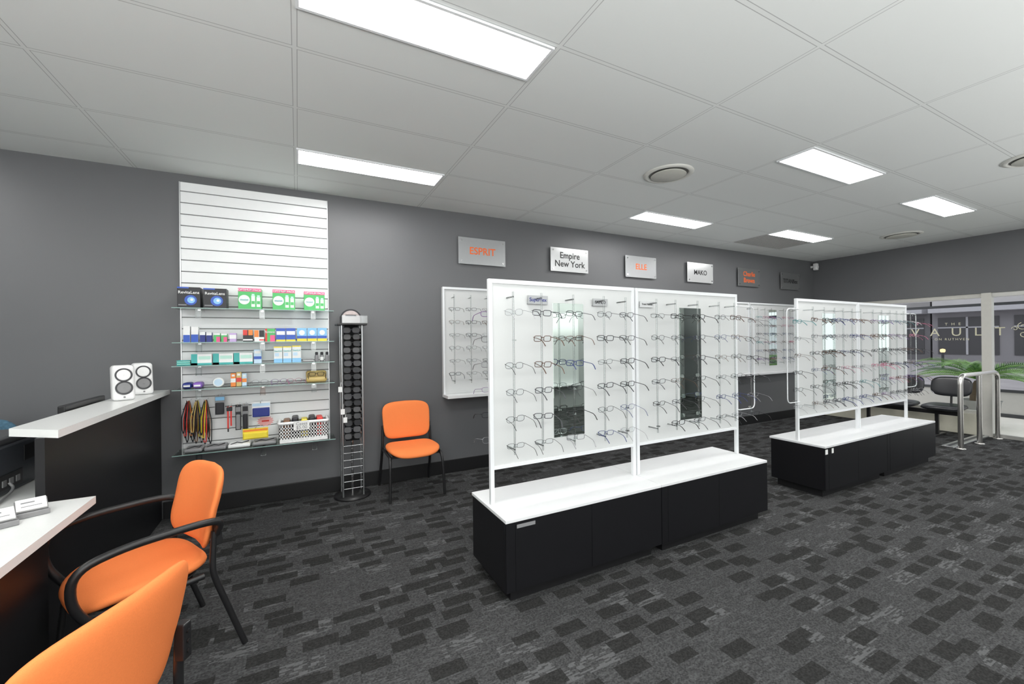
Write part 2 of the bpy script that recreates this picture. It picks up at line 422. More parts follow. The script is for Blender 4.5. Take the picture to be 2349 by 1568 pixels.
def glass_meshes(st, colr, sun=False):
    key = (st, colr, sun)
    if key in _gm: return _gm[key]
    p = dict(STY[st])
    if sun: p.update(a=.033, b=.0265, ex=3, r=.0035)
    cx = p['a']+.009; m = FM[colr]; r = p['r']
    fr = MB()
    for sx in (-1, 1):
        pts = [Vector((x, .10*(abs(x)-.03)**2*8, z)) for x, z in se(p['a'], p['b'], p['ex'], 22, sx*cx)]
        fr.tube(pts, r, 6, closed=True)
        fr.tube([(sx*(cx+p['a']), .002, p['b']*.5), (sx*(cx+p['a']+.006), .001, p['b']*.5), (sx*(cx+p['a']+.007), -.008 if not sun else .006, p['b']*.5)], r*1.15, 6)
    fr.tube([(-.010, 0, .004), (-.005, -.001, .008), (0, -.002, .009), (.005, -.001, .008), (.010, 0, .004)], r*1.1, 6)
    front = fr.mesh('front', m)
    lens = []
    for sx in (-1, 1):
        L = MB(); pts = se(p['a'], p['b'], p['ex'], 22, sx*cx)
        L.add([(x, .001, z) for x, z in pts], [tuple(range(22))]); lens.append(L.mesh('lens', SUNLENS if sun else LENS))
    tem = []
    for sx in (-1, 1):
        e = sx*(cx+p['a']+.007)
        if sun:   # folded flat behind the lenses
            yy = .010+.005*(sx > 0)
            pt = [(e, .006, p['b']*.5), (e*.95, yy, p['b']*.5), (e*.2, yy+.002, p['b']*.3), (-e*.5, yy+.002, 0), (-e*.8, yy+.002, -.016)]
        else:
            pt = [(e, -.006, p['b']*.5), (e*1.03, -.04, p['b']*.5), (e*1.06, -.088, p['b']*.4), (e*1.04, -.108, -.002), (e*1.0, -.132, -.022)]
        tem.append(MB().tube(pt, [r, r, r*1.05, r*1.3, r*1.3], 6).mesh('temple', m))
    _gm[key] = (front, lens, tem); return _gm[key]
def glasses(st, colr, loc, label, group, rz=0, tilt=.12, sun=False, roll=0):
    front, lens, tem = glass_meshes(st, colr, sun)
    o = bpy.data.objects.new('sunglasses' if sun else 'glasses', None); COL.objects.link(o); o.empty_display_size = .03
    o.location = loc; o.rotation_euler = (tilt, roll, rz); tag(o, label, 'sunglasses' if sun else 'glasses', group)
    for nm, me in [('front', front)]+[('lens', q) for q in lens]+[('temple', q) for q in tem]:
        c = bpy.data.objects.new(nm, me); COL.objects.link(c); c.parent = o
    return o
ROW = ['top', 'second', 'third', 'fourth', 'fifth', 'bottom']
ORD = ['first', 'second', 'third', 'fourth', 'fifth', 'sixth', 'seventh']
MEN = ['black', 'black', 'gunmetal', 'brown', 'black', 'gunmetal', 'dark blue', 'black', 'silver', 'gunmetal', 'brown', 'black']
WOM = ['black', 'purple', 'gunmetal', 'brown', 'dark blue', 'black', 'teal', 'gunmetal', 'black', 'silver', 'pink', 'brown', 'dark blue']
def rod(mb, x, y, z0, z1, yb, rows):
    mb.tube([(x, y, z0), (x, y, z1)], .0055, 8)
    for z in (z0+.03, z1-.03): mb.tube([(x, y, z), (x, yb, z)], .005, 6)
    for z in rows: mb.box(x-.010, x+.010, y-.014, y+.004, z-.012, z-.004)

# ------------------------------------------------------------------ free-standing display stands
YC = 2.335; ZT = .487
def plinth(x0, x1, label, tagstrip=False, ticket=False):
    t = thing('plinth_cabinet', label, 'cabinet', ((x0+x1)/2, YC, 0), 0, 'black plinth cabinets with white tops')
    y0, y1 = 2.08, 2.59
    MB().box(x0+.05, x1-.05, y0+.05, y1-.05, 0, .075).build('kickboard', BLACKTRIM, t)
    MB().box(x0, x1, y0+.016, y1-.016, .075, ZT-.02, .0015).build('body', BLACKLAM, t)
    MB().box(x0, x1, y0, y1, ZT-.019, ZT, .002).build('top', WHITELAM, t)
    w = (x1-x0)
    for k in range(2):
        a = x0+.0012+k*w/2; b = x0+w/2*(k+1)-.0012
        if k == 0: a += .06
        MB().box(a, b, y0, y0+.015, .078, ZT-.022).build('door', BLACKLAM, t)
    MB().box(x0+.002, x0+.060, y0+.001, y0+.015, .078, ZT-.022).build('end_strip', BLACKLAM, t)
    if tagstrip: MB().box(x0+.07, x0+.19, y0-.002, y0, ZT-.055, ZT-.035).build('label_strip', I['grey'], t)
    if ticket:
        for a, b in ((-.06, -.02), (.05, .08)): MB().box(x0+a+.06, x0+b+.06, y0-.002, y0, ZT-.075, ZT-.03).build('ticket', PAPER, t)
plinth(1.02, 2.218, 'low black cabinet with white top nearest the camera, under the near stand', True)
plinth(2.222, 3.42, 'low black cabinet with white top at the right half of the near stand')
plinth(4.30, 5.498, 'low black cabinet with white top under the left of the far stand', False, True)
plinth(5.502, 6.70, 'low black cabinet with white top farthest right, toward the entry rail')
ZB, ZTOP = .70, 1.875
ROWZ = [1.665-.1615*k for k in range(6)]
def stand(x0, x1, label, where, cols, pal, group, plates=(), loop=None, seed=0, back=()):
    rnd = random.Random(seed)
    t = thing('display_board', label, 'display stand', ((x0+x1)/2, YC, ZT), 0, 'white eyewear display boards')
    w = .013
    fr = MB()
    for x in (x0, x1-2*w): fr.box(x, x+2*w, YC-w, YC+w, ZT, ZTOP, .002)
    fr.box(x0+2*w, x1-2*w, YC-w, YC+w, ZTOP-.026, ZTOP).box(x0+2*w, x1-2*w, YC-w, YC+w, ZB, ZB+.02)
    fr.build('frame', WHITEMETAL, t)
    MB().box(x0+2*w, x1-2*w, YC-.006, YC+.006, ZB+.02, ZTOP-.026).build('panel', WHITEBOARD, t)
    xm = (x0+x1)/2
    MB().box(xm-.125, xm+.125, YC-.0095, YC-.0062, .845, 1.74, .001).build('mirror', MIRROR, t)
    yr = YC-.095
    for c, dx in enumerate(cols):
        x = xm+dx; R = MB(); rod(R, x, yr, .80, 1.79, YC-.006, ROWZ); R.build('display_rod', ACRYL, t)
        for r, z in enumerate(ROWZ):
            if rnd.random() < .02: continue
            col = rnd.choice(pal); st = rnd.randrange(4)
            glasses(st, col, (x+rnd.uniform(-.004, .004), yr-.012, z), f'{col} glasses, {ROW[r]} row, {ORD[c]} column on {where}', group, rnd.uniform(-.12, .12), rnd.uniform(.08, .25), roll=rnd.uniform(-.05, .05))
    for dx in back:
        x = xm+dx; R = MB(); R.tube([(x, YC+.095, .80), (x, YC+.095, 1.79)], .0055, 8)
        for z in (.83, 1.76): R.tube([(x, YC+.095, z), (x, YC+.006, z)], .005, 6)
        R.build('display_rod', ACRYL, t)
        for r, z in enumerate(ROWZ):
            col = ('purple', 'black', 'silver')[r % 3]
            glasses(r % 4, col, (x, YC+.107, z), f'{col} glasses hung on the back of the {where}, {ROW[r]} row', 'glasses on the back of the near stand', PI, .12)
    for bx, bz, bw, bh, m_, txt, im, sz in plates:
        pl = MB().box(bx-bw/2, bx+bw/2, YC-.024, YC-.020, bz-bh/2, bz+bh/2).box(bx-bw/2, bx+bw/2, YC-.0205, YC-.006, bz-bh/2, bz-bh/2+.003).build('brand_plate', m_, t)
        lettering(txt, sz, im, pl, (bx, YC-.0248, bz), bold=sz*.008)
    for sd in (loop or ()):
        xa = x1 if sd > 0 else x0; xe = xa+sd*.20
        L = MB().tube(rounded([(xa, YC-.03, 1.77), (xe, YC-.03, 1.77), (xe, YC-.03, .87), (xa, YC-.03, .87)], .05), .005, 8)
        for z in (1.77, .87): L.tube([(xa, YC-.03, z), (xa-sd*.013, YC, z)], .005, 6)
        L.build('wire_loop', WHITEMETAL, t)
        R = MB(); x = xa+sd*.11; rod(R, x, YC-.06, .86, 1.78, YC-.03, ROWZ); R.build('display_rod', ACRYL, t)
        side = 'right' if sd > 0 else 'left'
        nm = where.split(' of ')[-1]
        for r, z in enumerate(ROWZ):
            col = rnd.choice(pal)
            glasses(rnd.randrange(4), col, (x, YC-.075, z-.02), f'{col} glasses in the {ROW[r]} row on wire loop at {side} end of {nm}', 'glasses on wire loops', rnd.uniform(-.5, .5), .15)
COLS = [-.465, -.265, -.02, .235, .43]
C6 = [-.47, -.27, -.075, .09, .27, .45]
stand(1.04, 2.222, 'white framed eyewear board nearest the camera, with mirror strip', 'left board of nearest stand', COLS, MEN, 'glasses on nearest stand left board',
      [(1.385, 1.755, .15, .055, SILVER, 'Superflex', I['navy'], .034), (1.895, 1.755, .13, .05, SILVER, 'SAFILO', BLACKINK, .03)], None, 3, (-.53,))
stand(2.235, 3.415, 'white framed eyewear board at right half of the nearest stand', 'right board of nearest stand', COLS, MEN, 'glasses on nearest stand right board',
      [(2.34, 1.755, .14, .045, WHITEPLATE, 'Trent Nathan', BLACKINK, .02)], (1,), 4)
stand(4.32, 5.495, 'white framed eyewear board at left half of the far stand', 'left board of far stand', C6, WOM, 'glasses on far stand left board', [], (-1,), 5)
stand(5.505, 6.68, 'white framed eyewear board farthest right, in front of the window', 'right board of far stand', C6, WOM, 'glasses on far stand right board', [], (1,), 6)

# ------------------------------------------------------------------ wall displays
WROW = [1.857-.145*k for k in range(6)]
def wall_display(k, x0, label, where=None, cols=(), mirror=None):
    x1 = x0+1.36; yb = 4.515
    t = thing('wall_display', label, 'display board', ((x0+x1)/2, 4.53, .88), 0, 'white boards along the dark wall')
    MB().box(x0, x1, yb, 4.548, .90, 2.11, .002).build('panel', WHITEBOARD, t)
    fr = MB().box(x0, x0+.02, yb-.02, yb, .9, 2.11).box(x1-.02, x1, yb-.02, yb, .9, 2.11).box(x0+.02, x1-.02, yb-.02, yb, 2.085, 2.11)
    fr.build('frame', WHITEMETAL, t)
    MB().box(x0, x1, yb-.16, 4.548, .865, .899, .002).build('ledge', WHITELAM, t)
    if mirror: MB().box(mirror-.115, mirror+.115, yb-.006, yb-.001, 1.0, 2.0, .001).build('mirror', MIRROR, t)
    rnd = random.Random(40+k)
    for c, x in enumerate(cols):
        R = MB(); rod(R, x, yb-.085, 1.02, 2.02, yb, WROW); R.build('display_rod', ACRYL, t)
        for r, z in enumerate(WROW):
            col = rnd.choice(MEN if k == 0 else WOM)
            glasses(rnd.randrange(4), col, (x, yb-.097, z), f'{col} glasses, {ROW[r]} row, {ORD[c]} column on {where}', 'glasses on '+where, rnd.uniform(-.1, .1), rnd.uniform(.08, .2))
XS = [1.45+1.375*k for k in range(5)]
wall_display(0, XS[0], 'white wall board with ledge, directly right of and above the armless orange chair', 'white wall board above orange chair', (1.56, 1.76, 1.96))
wall_display(1, XS[1], 'white wall board hidden behind the left of the near stand')
wall_display(2, XS[2], 'white wall board hidden behind the right of the near stand')
wall_display(3, XS[3], 'white wall board behind the right end of the near stand')
wall_display(4, XS[4], 'white wall board with mirror strip seen between the two stands', 'wall board seen between the stands', (7.07, 7.27, 7.46, 7.82, 8.02, 8.2), 7.63)
for k in range(4):
    x0 = 2.6+1.6*k
    t = thing('wall_display', ['white board on the opposite wall, first from the reception end, seen in mirror', 'white board on the opposite wall, second from the reception end, seen in mirror', 'white board on the opposite wall, third from the reception end, seen in mirror', 'white board on the opposite wall nearest the door, seen in mirror'][k], 'display board', (x0+.7, YR+.03, .5), 0, 'white boards on the opposite wall')
    MB().box(x0, x0+1.4, YR+.002, YR+.04, .5, 2.1).build('panel', WHITEBOARD, t)
    MB().box(x0, x0+1.4, YR+.04, YR+.2, .5, .53).build('ledge', WHITELAM, t)

# ------------------------------------------------------------------ slatwall
SX0, SX1 = -.904, .277
t = thing('slatwall_panel', 'tall white slatted wall panel holding glass shelves of products', 'wall panel', ((SX0+SX1)/2, 4.54, .53))
MB().box(SX0, SX1, 4.543, 4.549, .53, 2.91).build('backing', GREYPL, t)
sl = MB(); z = .53
while z < 2.90:
    sl.box(SX0+.008, SX1-.006, 4.526, 4.543, z+.004, min(z+.0965, 2.91), .0025, seg=1); z += .1
sl.build('slats', mat('slat_laminate', (.84, .85, .86), .32, var=.015), t)
for x in (SX0, SX1-.006): MB().box(x, x+(.008 if x == SX0 else .006), 4.522, 4.543, .53, 2.91).build('edge_trim', ALU, t)
SHZ = [1.80, 1.512, 1.318, 1.122, .592]
SHN = ['top', 'second', 'third', 'fourth', 'lowest']
for z, nm, dz in zip(SHZ, SHN, (.24, .24, .26, .26, .28)):
    y0 = 4.524-dz
    t = thing('glass_shelf', f'{nm} clear glass shelf on the white slatted panel', 'shelf', (-.31, 4.4, z-.008), 0, 'glass shelves on slatted panel')
    MB().box(SX0-.01, SX1+.03, y0+.003, 4.522, z-.007, z-.001).build('pane', SHELFGLASS, t)
    MB().box(SX0-.01, SX1+.03, y0, y0+.003, z-.007, z-.001).build('front_edge', GLASSEDGE, t)
    for x in (-.74, -.28, .13):
        MB().box(x-.012, x+.012, y0+.06, 4.524, z-.024, z-.0075, .002).build('bracket', CHROME, t)
        MB().box(x-.02, x+.02, y0+.02, y0+.026, z-.085, z-.0075).box(x-.02, x-.015, y0+.026, y0+.06, z-.085, z-.02).box(x+.015, x+.02, y0+.026, y0+.06, z-.085, z-.02).build('clip', ACRYL, t)

def product(name, label, cat, u0, u1, vb, vt, zs, yf, dep, base, rects=(), texts=(), group=None):
    """box whose front is at y=yf on shelf height zs; rects in 0..1 of the front"""
    X0 = on_y(u0, vb, yf).x; X1 = on_y(u1, vb, yf).x-.002
    um = (u0+u1)/2; h = on_y(um, vt, yf).z-on_y(um, vb, yf).z
    Z0 = zs; W = X1-X0
    mats = [base]; mb = MB().box(X0, X1, yf, yf+dep, Z0, Z0+h, .001, seg=1)
    for q in rects:
        m_ = q[-1]
        if m_ not in mats: mats.append(m_)
        i = mats.index(m_)
        if q[0] == 'disc':
            _, fx, fz, r, _m = q; n = 20; o = .0012+.0001*len(mats)
            mb.add([(X0+fx*W+r*W*math.cos(2*PI*k/n), yf-o, Z0+fz*h+r*W*math.sin(2*PI*k/n)) for k in range(n)], [tuple(range(n))], i)
        else:
            a, b, c, d, _m = q; o = .0006+.00008*len(mats)
            mb.add([(X0+a*W, yf-o, Z0+c*h), (X0+b*W, yf-o, Z0+c*h), (X0+b*W, yf-o, Z0+d*h), (X0+a*W, yf-o, Z0+d*h)], [(0, 1, 2, 3)], i)
    o = mb.build(name, mats); tag(o, label, cat, group)
    for tx, fx, fz, sz, im in texts:
        lettering(tx, sz*h, im, o, (X0+fx*W, yf-.0032, Z0+fz*h), bold=sz*h*.01)
    return o
G1 = 'lens solution boxes on the top glass shelf'
for u0, u1, vt, lb in ((406, 460, 655, 'black carton with blue orb at the left end of the top glass shelf'), (466, 520, 657, 'second black carton with blue orb on the top glass shelf')):
    product('solution_box', lb, 'box', u0, u1, 703, vt, SHZ[0], 4.35, .12, I['black'], [(0, .5, .93, 1, I['blue']), ('disc', .58, .38, .27, I['blue']), ('disc', .60, .38, .17, I['sky']), ('disc', .63, .40, .07, I['white']), (.05, .4, .12, .17, I['grey'])],
            [('RevitaLens', .5, .74, .19, I['white'])], G1)
for (u0, u1, vt), lb in zip(((546, 600, 658), (625, 677, 660), (697, 745, 663)), ('green and white solution pack with pink band, leftmost of three', 'green and white solution pack with pink band, middle of three', 'green and white solution pack with pink band, at right end of shelf')):
    product('solution_pack', lb, 'box', u0, u1, 706, vt, SHZ[0], 4.35, .12, I['green'], [(0, 1, .84, 1, I['pink']), ('disc', .26, .45, .24, I['white']), (.56, .72, .12, .66, I['white']), (.79, .95, .12, .6, I['white']), (.58, .70, .62, .74, I['mint']), (.81, .93, .56, .68, I['mint']), (.57, .71, .25, .40, I['green']), (.80, .94, .25, .40, I['green'])],
            [('OPTIMUM PACK', .5, .915, .13, I['white']), ('moist', .26, .45, .15, I['teal'])], G1)
G2 = 'small eye care boxes on the second glass shelf'
for u0, u1, vt, base, rects, txt, lb in (
    (420, 436, 745, I['white'], [(0, 1, 0, .45, I['blue'])], (), 'tall blue and white carton at the left end of the second shelf'),
    (438, 455, 747, I['white'], [(0, 1, 0, .5, I['blue'])], (), 'tall blue and white carton, second from the left on the second shelf'),
    (458, 471, 759, I['navy'], [(0, 1, .7, 1, I['white'])], (), 'short navy carton beside the tall blue and white cartons'),
    (473, 486, 760, I['navy'], [(0, 1, .7, 1, I['white'])], (), 'short navy carton next to the green and pink carton'),
    (490, 505, 762, I['green'], [(.4, 1, 0, .6, I['pink']), (0, 1, .8, 1, I['white'])], (), 'small green and pink carton, left of its twin'),
    (507, 521, 763, I['green'], [(.4, 1, 0, .6, I['pink']), (0, 1, .8, 1, I['white'])], (), 'small green and pink carton, right of its twin'),
    (526, 542, 762, I['lilac'], [(0, 1, .35, .8, I['white'])], (), 'small lilac and white carton on the second shelf'),
    (557, 580, 755, I['black'], [(0, .45, .55, 1, I['red']), (.55, 1, .55, 1, I['orange']), (0, 1, .1, .22, I['white'])], (), 'black carton with red top on the second shelf'),
    (583, 606, 756, I['white'], [(0, .45, .4, 1, I['orange']), (.5, 1, .4, 1, I['black']), (.5, 1, .1, .2, I['red'])], (), 'white carton with orange and black blocks on the second shelf'),
    (608, 631, 753, I['green'], [(.5, 1, 0, .5, I['pink']), (0, .2, 0, 1, I['red'])], [('Systane', .5, .75, .22, I['white'])], 'green carton with pink corner and white lettering'),
    (633, 655, 752, I['blue'], [(.05, .95, .5, .78, I['white']), (0, 1, 0, .14, I['yellow'])], (), 'dark blue carton left of its twin on the second shelf'),
    (656, 678, 752, I['blue'], [(.05, .95, .5, .78, I['white']), (0, 1, 0, .14, I['yellow'])], (), 'dark blue carton right of its twin on the second shelf'),
    (681, 704, 752, I['sky'], [('disc', .5, .65, .3, I['white']), (0, 1, 0, .2, I['yellow']), (0, 1, .2, .4, I['blue'])], (), 'light blue and yellow carton, leftmost of three'),
    (705, 727, 752, I['sky'], [('disc', .5, .65, .3, I['white']), (0, 1, 0, .2, I['yellow']), (0, 1, .2, .4, I['blue'])], (), 'light blue and yellow carton, middle of three'),
    (728, 750, 752, I['sky'], [('disc', .5, .65, .3, I['white']), (0, 1, 0, .2, I['yellow']), (0, 1, .2, .4, I['blue'])], (), 'light blue and yellow carton at right end of second shelf')):
    product('eye_care_box', lb, 'box', u0, u1, 782, vt, SHZ[1], 4.34, .05, base, rects, txt, G2)
G3 = 'boxes on the third glass shelf'
WB = [(.0, .3, 0, 1, I['teal']), (0, 1, 0, .18, I['teal']), (.35, .95, .5, .8, I['mint'])]
LB = [(0, 1, 0, .25, I['sky']), (.1, .6, .4, .6, I['paleblue']), (0, 1, .93, 1, I['yellow'])]
for u0, u1, vt, base, rects, txt, lb in (
    (438, 486, 811, I['white'], WB, [], 'white and teal wipes box, leftmost of three on third shelf'),
    (488, 535, 811, I['white'], WB, [], 'white and teal wipes box, middle of three on third shelf'),
    (536, 580, 811, I['white'], WB, [], 'white and teal wipes box, rightmost of three on third shelf'),
    (582, 600, 804, I['paleblue'], [(0, 1, .3, .5, I['blue']), (.1, .9, .7, .9, I['white'])], [], 'narrow pale blue carton beside the teal wipes boxes'),
    (628, 648, 799, I['white'], LB, [('SteriLid', .5, .72, .13, I['teal'])], 'white lid cleanser carton, leftmost of three'),
    (649, 669, 799, I['white'], LB, [('SteriLid', .5, .72, .13, I['teal'])], 'white lid cleanser carton, middle of three'),
    (670, 691, 798, I['white'], LB, [('SteriLid', .5, .72, .13, I['teal'])], 'white lid cleanser carton, rightmost of three')):
    product('wipes_box' if 'teal wipes box,' in lb else 'eye_care_box', lb, 'box', u0, u1, 836, vt, SHZ[2], 4.34, .07, base, rects, txt, G3)
for i, (u0, u1, n, col, lb) in enumerate(((404, 436, 5, 'teal', 'flat stack of teal cloths'), (694, 719, 3, 'grey', 'flat stack of grey cloths'))):
    xa, xb = on_y(u0, 836, 4.33).x, on_y(u1, 836, 4.33).x
    for k in range(n):
        o = MB().box(xa+.002*(k % 2), xb-.002*(k % 3), 4.33+.003*(k % 2), 4.44, SHZ[2]+k*.0085, SHZ[2]+k*.0085+.008, .002, seg=1).build('cleaning_cloth', I[col] if k % 2 == 0 else I['mint' if col == 'teal' else 'white'])
        tag(o, f'{["lowest", "second", "third", "fourth", "topmost"][k if k < n-1 else 4]} cloth packet in the {lb} on third shelf', 'cloth packet', lb)
for k, u in enumerate((726, 738, 750)):
    p = on_y(u, 832, 4.34); t = thing('spray_bottle', ['small dark spray bottle, leftmost of three on third shelf', 'small dark spray bottle, middle of three on third shelf', 'small dark spray bottle at right end of third shelf'][k], 'bottle', (p.x, 4.35, SHZ[2]), 0, 'dark spray bottles')
    MB().lathe([(.016, 0), (.017, .003), (.017, .055), (.012, .063)], (p.x, 4.35, SHZ[2]), 16).build('bottle_body', I['grey'], t)
    MB().lathe([(.012, 0), (.0125, .02), (.010, .028)], (p.x, 4.35, SHZ[2]+.063), 16).build('cap', I['black'], t)
    MB().lathe([(.0174, 0), (.0174, .03)], (p.x, 4.35, SHZ[2]+.014), 16).build('bottle_label', I['white' if k == 1 else 'grey'], t)
# fourth shelf
z4 = SHZ[3]
for u0, u1, col, lb in ((418, 440, 'navy', 'navy soft spectacle pouch at left end of fourth shelf'), (442, 464, 'purple', 'purple soft spectacle pouch beside the navy pouch')):
    xa, xb = on_y(u0, 890, 4.36).x, on_y(u1, 890, 4.36).x
    o = MB().box(xa, xb, 4.34, 4.46, z4, z4+.05, .018, seg=3).build('pouch', I[col]); tag(o, lb, 'pouch')
    lens_ = MB().box(xa+.01, xb-.01, 4.337, 4.341, z4+.015, z4+.03, .001).build('pouch_label', I['white'], o)
p = on_y(501, 885, 4.36); t = thing('lens_case', 'round white lens case standing on the fourth shelf', 'lens case', (p.x, 4.37, z4))
Mr = Matrix.Translation((p.x, 4.37, z4+.042))@Matrix.Rotation(PI/2, 4, 'X')
MB().lathe([(.040, 0), (.042, .004), (.042, .018), (.038, .024)], n=28, M=Mr).build('case_body', I['white'], t)
MB().lathe([(.030, .0), (.030, .002)], n=28, M=Mr@Matrix.Translation((0, 0, .024))).build('case_label', I['paleblue'], t)
for u0, u1, vt, col, c2, lb in ((529, 541, 858, 'orange', 'white', 'small orange and white packet on the fourth shelf'), (542, 554, 856, 'tan', 'red', 'small tan and red packet on the fourth shelf'), (555, 566, 860, 'paleblue', 'orange', 'small pale blue and orange packet on the fourth shelf')):
    product('small_packet', lb, 'packet', u0, u1, 888, vt, z4, 4.36, .03, I[col], [(0, 1, .3, .6, I[c2]), (.2, .8, .75, .9, I['white'])], (), 'small packets on fourth shelf')
for i, (u, c, lb) in enumerate(((595, 'silver', 'silver reading glasses lying on the fourth shelf'), (640, 'purple', 'purple reading glasses lying on the fourth shelf, left'), (675, 'pink', 'pink reading glasses lying on the fourth shelf, right'))):
    p = on_y(u, 884, 4.38); glasses(1, c, (p.x, 4.42, z4+.022), lb, 'reading glasses on fourth shelf', .1*i, 0)
p = on_y(726, 880, 4.38)
t = thing('glasses_case', 'tan glasses case at right end of fourth shelf', 'glasses case', (p.x, 4.42, z4))
MB().box(p.x-.09, p.x+.09, 4.37, 4.47, z4, z4+.05, .02, seg=3).build('case_base', I['tan'], t)
MB().box(p.x-.09, p.x+.09, 4.44, 4.50, z4+.03, z4+.105, .02, seg=3).build('case_lid', I['tan'], t)
glasses(2, 'black', (p.x, 4.40, z4+.075), 'black glasses perched on the tan case', None, 0, .1)
# hooks and hanging items
def hook(x, z, label):
    o = MB().tube(rounded([(x, 4.526, z+.012), (x, 4.515, z+.005), (x, 4.36, z), (x, 4.345, z+.018)], .01, 3), .0028, 6).build('peg_hook', CHROME)
    return tag(o, label, 'hook', 'chrome peg hooks on slatted panel')
cc = ['black', 'red', 'black', 'brown', 'orange', 'black', 'tan', 'black', 'brown', 'black', 'yellow', 'grey', 'black', 'yellow', 'red', 'black', 'brown', 'black']
nth = ORD+['eighth', 'ninth', 'tenth', 'eleventh', 'twelfth', 'thirteenth', 'fourteenth', 'fifteenth', 'sixteenth', 'seventeenth', 'eighteenth']
hz = on_y(450, 920, 4.42).z
for j, u in enumerate((432, 452, 472)): hook(on_y(u, 920, 4.42).x, hz, f'{["left", "middle", "right"][j]} chrome hook holding the spectacle lanyards')
for k in range(18):
    u = 423+k*3.4; hk = (432, 452, 472)[k//6]
    xh = on_y(hk, 920, 4.42).x; x = on_y(u, 960, 4.42).x; yy = 4.37+.014*(k % 6)
    zb = on_y(u, 988+(k*11) % 32, 4.42).z
    pts = rounded([(x-.008, yy, zb), (x-.011, yy, (zb+hz)/2), (xh-.004, yy, hz+.005), (xh+.004, yy, hz+.005), (x+.011, yy, (zb+hz)/2), (x+.008, yy, zb)], .03, 4, True)
    o = MB().tube(pts, .0038, 6, True).build('spectacle_lanyard', I[cc[k]])
    tag(o, f'{cc[k]} spectacle lanyard, {nth[k]} from left in the hanging bunch', 'lanyard', 'hanging spectacle lanyards')
    MB().tube([(x, yy, zb+.004), (x, yy, zb-.012)], .006, 8).build('bead', I['black'], o)
def hang_pack(u0, u1, v0, v1, y, col, c2, lb, bubble='grey', r=None):
    a = on_y(u0, v0, y); b = on_y(u1, v1, y)
    hook((a.x+b.x)/2, a.z+.004-.012, 'chrome hook behind the '+lb.split(' hanging')[0])
    t = thing('blister_pack', lb, 'pack', ((a.x+b.x)/2, y, b.z), 0, 'packs hanging on the slatted panel')
    MB().box(a.x, b.x, y, y+.003, b.z, a.z).build('card', I[col], t)
    MB().box(a.x+.006, b.x-.006, y-.018, y-.0002, b.z+.008, b.z+(a.z-b.z)*.62, .006).build('bubble', I[bubble], t)
    MB().box(a.x+.004, b.x-.004, y-.001, y-.0001, a.z-(a.z-b.z)*.28, a.z-(a.z-b.z)*.1).build('header', I[c2], t)
hang_pack(492, 516, 906, 950, 4.42, 'grey', 'sky', 'dark blister pack with blue header hanging below the fourth shelf', 'black')
hang_pack(539, 553, 928, 985, 4.40, 'black', 'grey', 'narrow black pack hanging beside the red lanyard', 'grey')
hang_pack(555, 570, 926, 985, 4.43, 'grey', 'black', 'narrow grey pack hanging right of the black pack', 'black')
hang_pack(577, 620, 922, 955, 4.42, 'white', 'paleblue', 'wide white pack with dark blue case hanging under the shelf', 'navy')
hang_pack(556, 615, 984, 1003, 4.36, 'yellow', 'orange', 'yellow pack hanging low above the lowest shelf', 'yellow')
a = on_y(526, 932, 4.40); b = on_y(526, 990, 4.40)
hook(a.x, a.z-.002, 'chrome hook behind the red lanyard')
t = thing('neck_lanyard', 'wide red lanyard with black clip hanging from its own hook', 'lanyard', (a.x, 4.40, b.z))
MB().box(a.x-.018, a.x-.006, 4.40, 4.404, b.z+.03, a.z).box(a.x+.004, a.x+.016, 4.405, 4.409, b.z+.05, a.z).build('strap', I['red'], t)
MB().box(a.x-.022, a.x+.02, 4.395, 4.412, a.z-.04, a.z-.005, .004).build('header', I['black'], t)
MB().box(a.x-.017, a.x-.007, 4.398, 4.408, b.z, b.z+.03, .003).build('clip', I['black'], t)
c = on_y(608, 966, 4.5); star = []
for k in range(28):
    a_ = 2*PI*k/28; rr = .072 if k % 2 == 0 else .054
    star.append((rr*math.cos(a_), rr*.72*math.sin(a_)))
Ms = Matrix.Translation((c.x, 4.526, c.z))@Matrix.Rotation(PI/2, 4, 'X')
o = MB().prism(star, 0, .002, M=Ms).build('price_burst', mat('pink_card', (.85, .42, .42), .6)); tag(o, 'pink starburst price card stuck on the slatted panel', 'price card')
MB().box(c.x-.03, c.x+.03, 4.5225, 4.5239, c.z-.006, c.z+.008).build('price_mark', I['red'], o)
# lowest shelf: bags and basket
z5 = SHZ[4]
for k, (u0, u1, col, lb) in enumerate(((424, 466, 'grey', 'grey flat bag under the hanging lanyards on the lowest shelf'), (470, 520, 'grey', 'grey flat bag left of the clear bag on the lowest glass shelf'), (524, 575, 'white', 'clear flat bag in the middle of the lowest glass shelf'), (580, 634, 'grey', 'grey flat bag beside the white basket'))):
    xa, xb = on_y(u0, 1020, 4.36).x, on_y(u1, 1020, 4.36).x
    t = thing('spectacle_bag', lb, 'bag', ((xa+xb)/2, 4.38, z5), 0, 'flat bags on lowest shelf')
    MB().box(xa, xb, 4.30, 4.46, z5, z5+.03, .011).build('bag_body', I[col], t)
    MB().tube([(xa+.02, 4.32, z5+.031), (xa+.06, 4.38, z5+.034), (xa+.1, 4.34, z5+.033), (xb-.02, 4.4, z5+.033)], .004, 6).build('cord', I['black'], t)
bx0, bx1 = on_y(640, 1008, 4.30).x, on_y(752, 1004, 4.30).x; by0, by1 = 4.28, 4.50; bz0, bz1 = z5, z5+.19
t = thing('basket', 'white lattice plastic basket of cases on the lowest glass shelf', 'basket', ((bx0+bx1)/2, 4.4, z5))
B = MB()
B.box(bx0+.012, bx1-.012, by0+.012, by1-.012, bz0, bz0+.012)
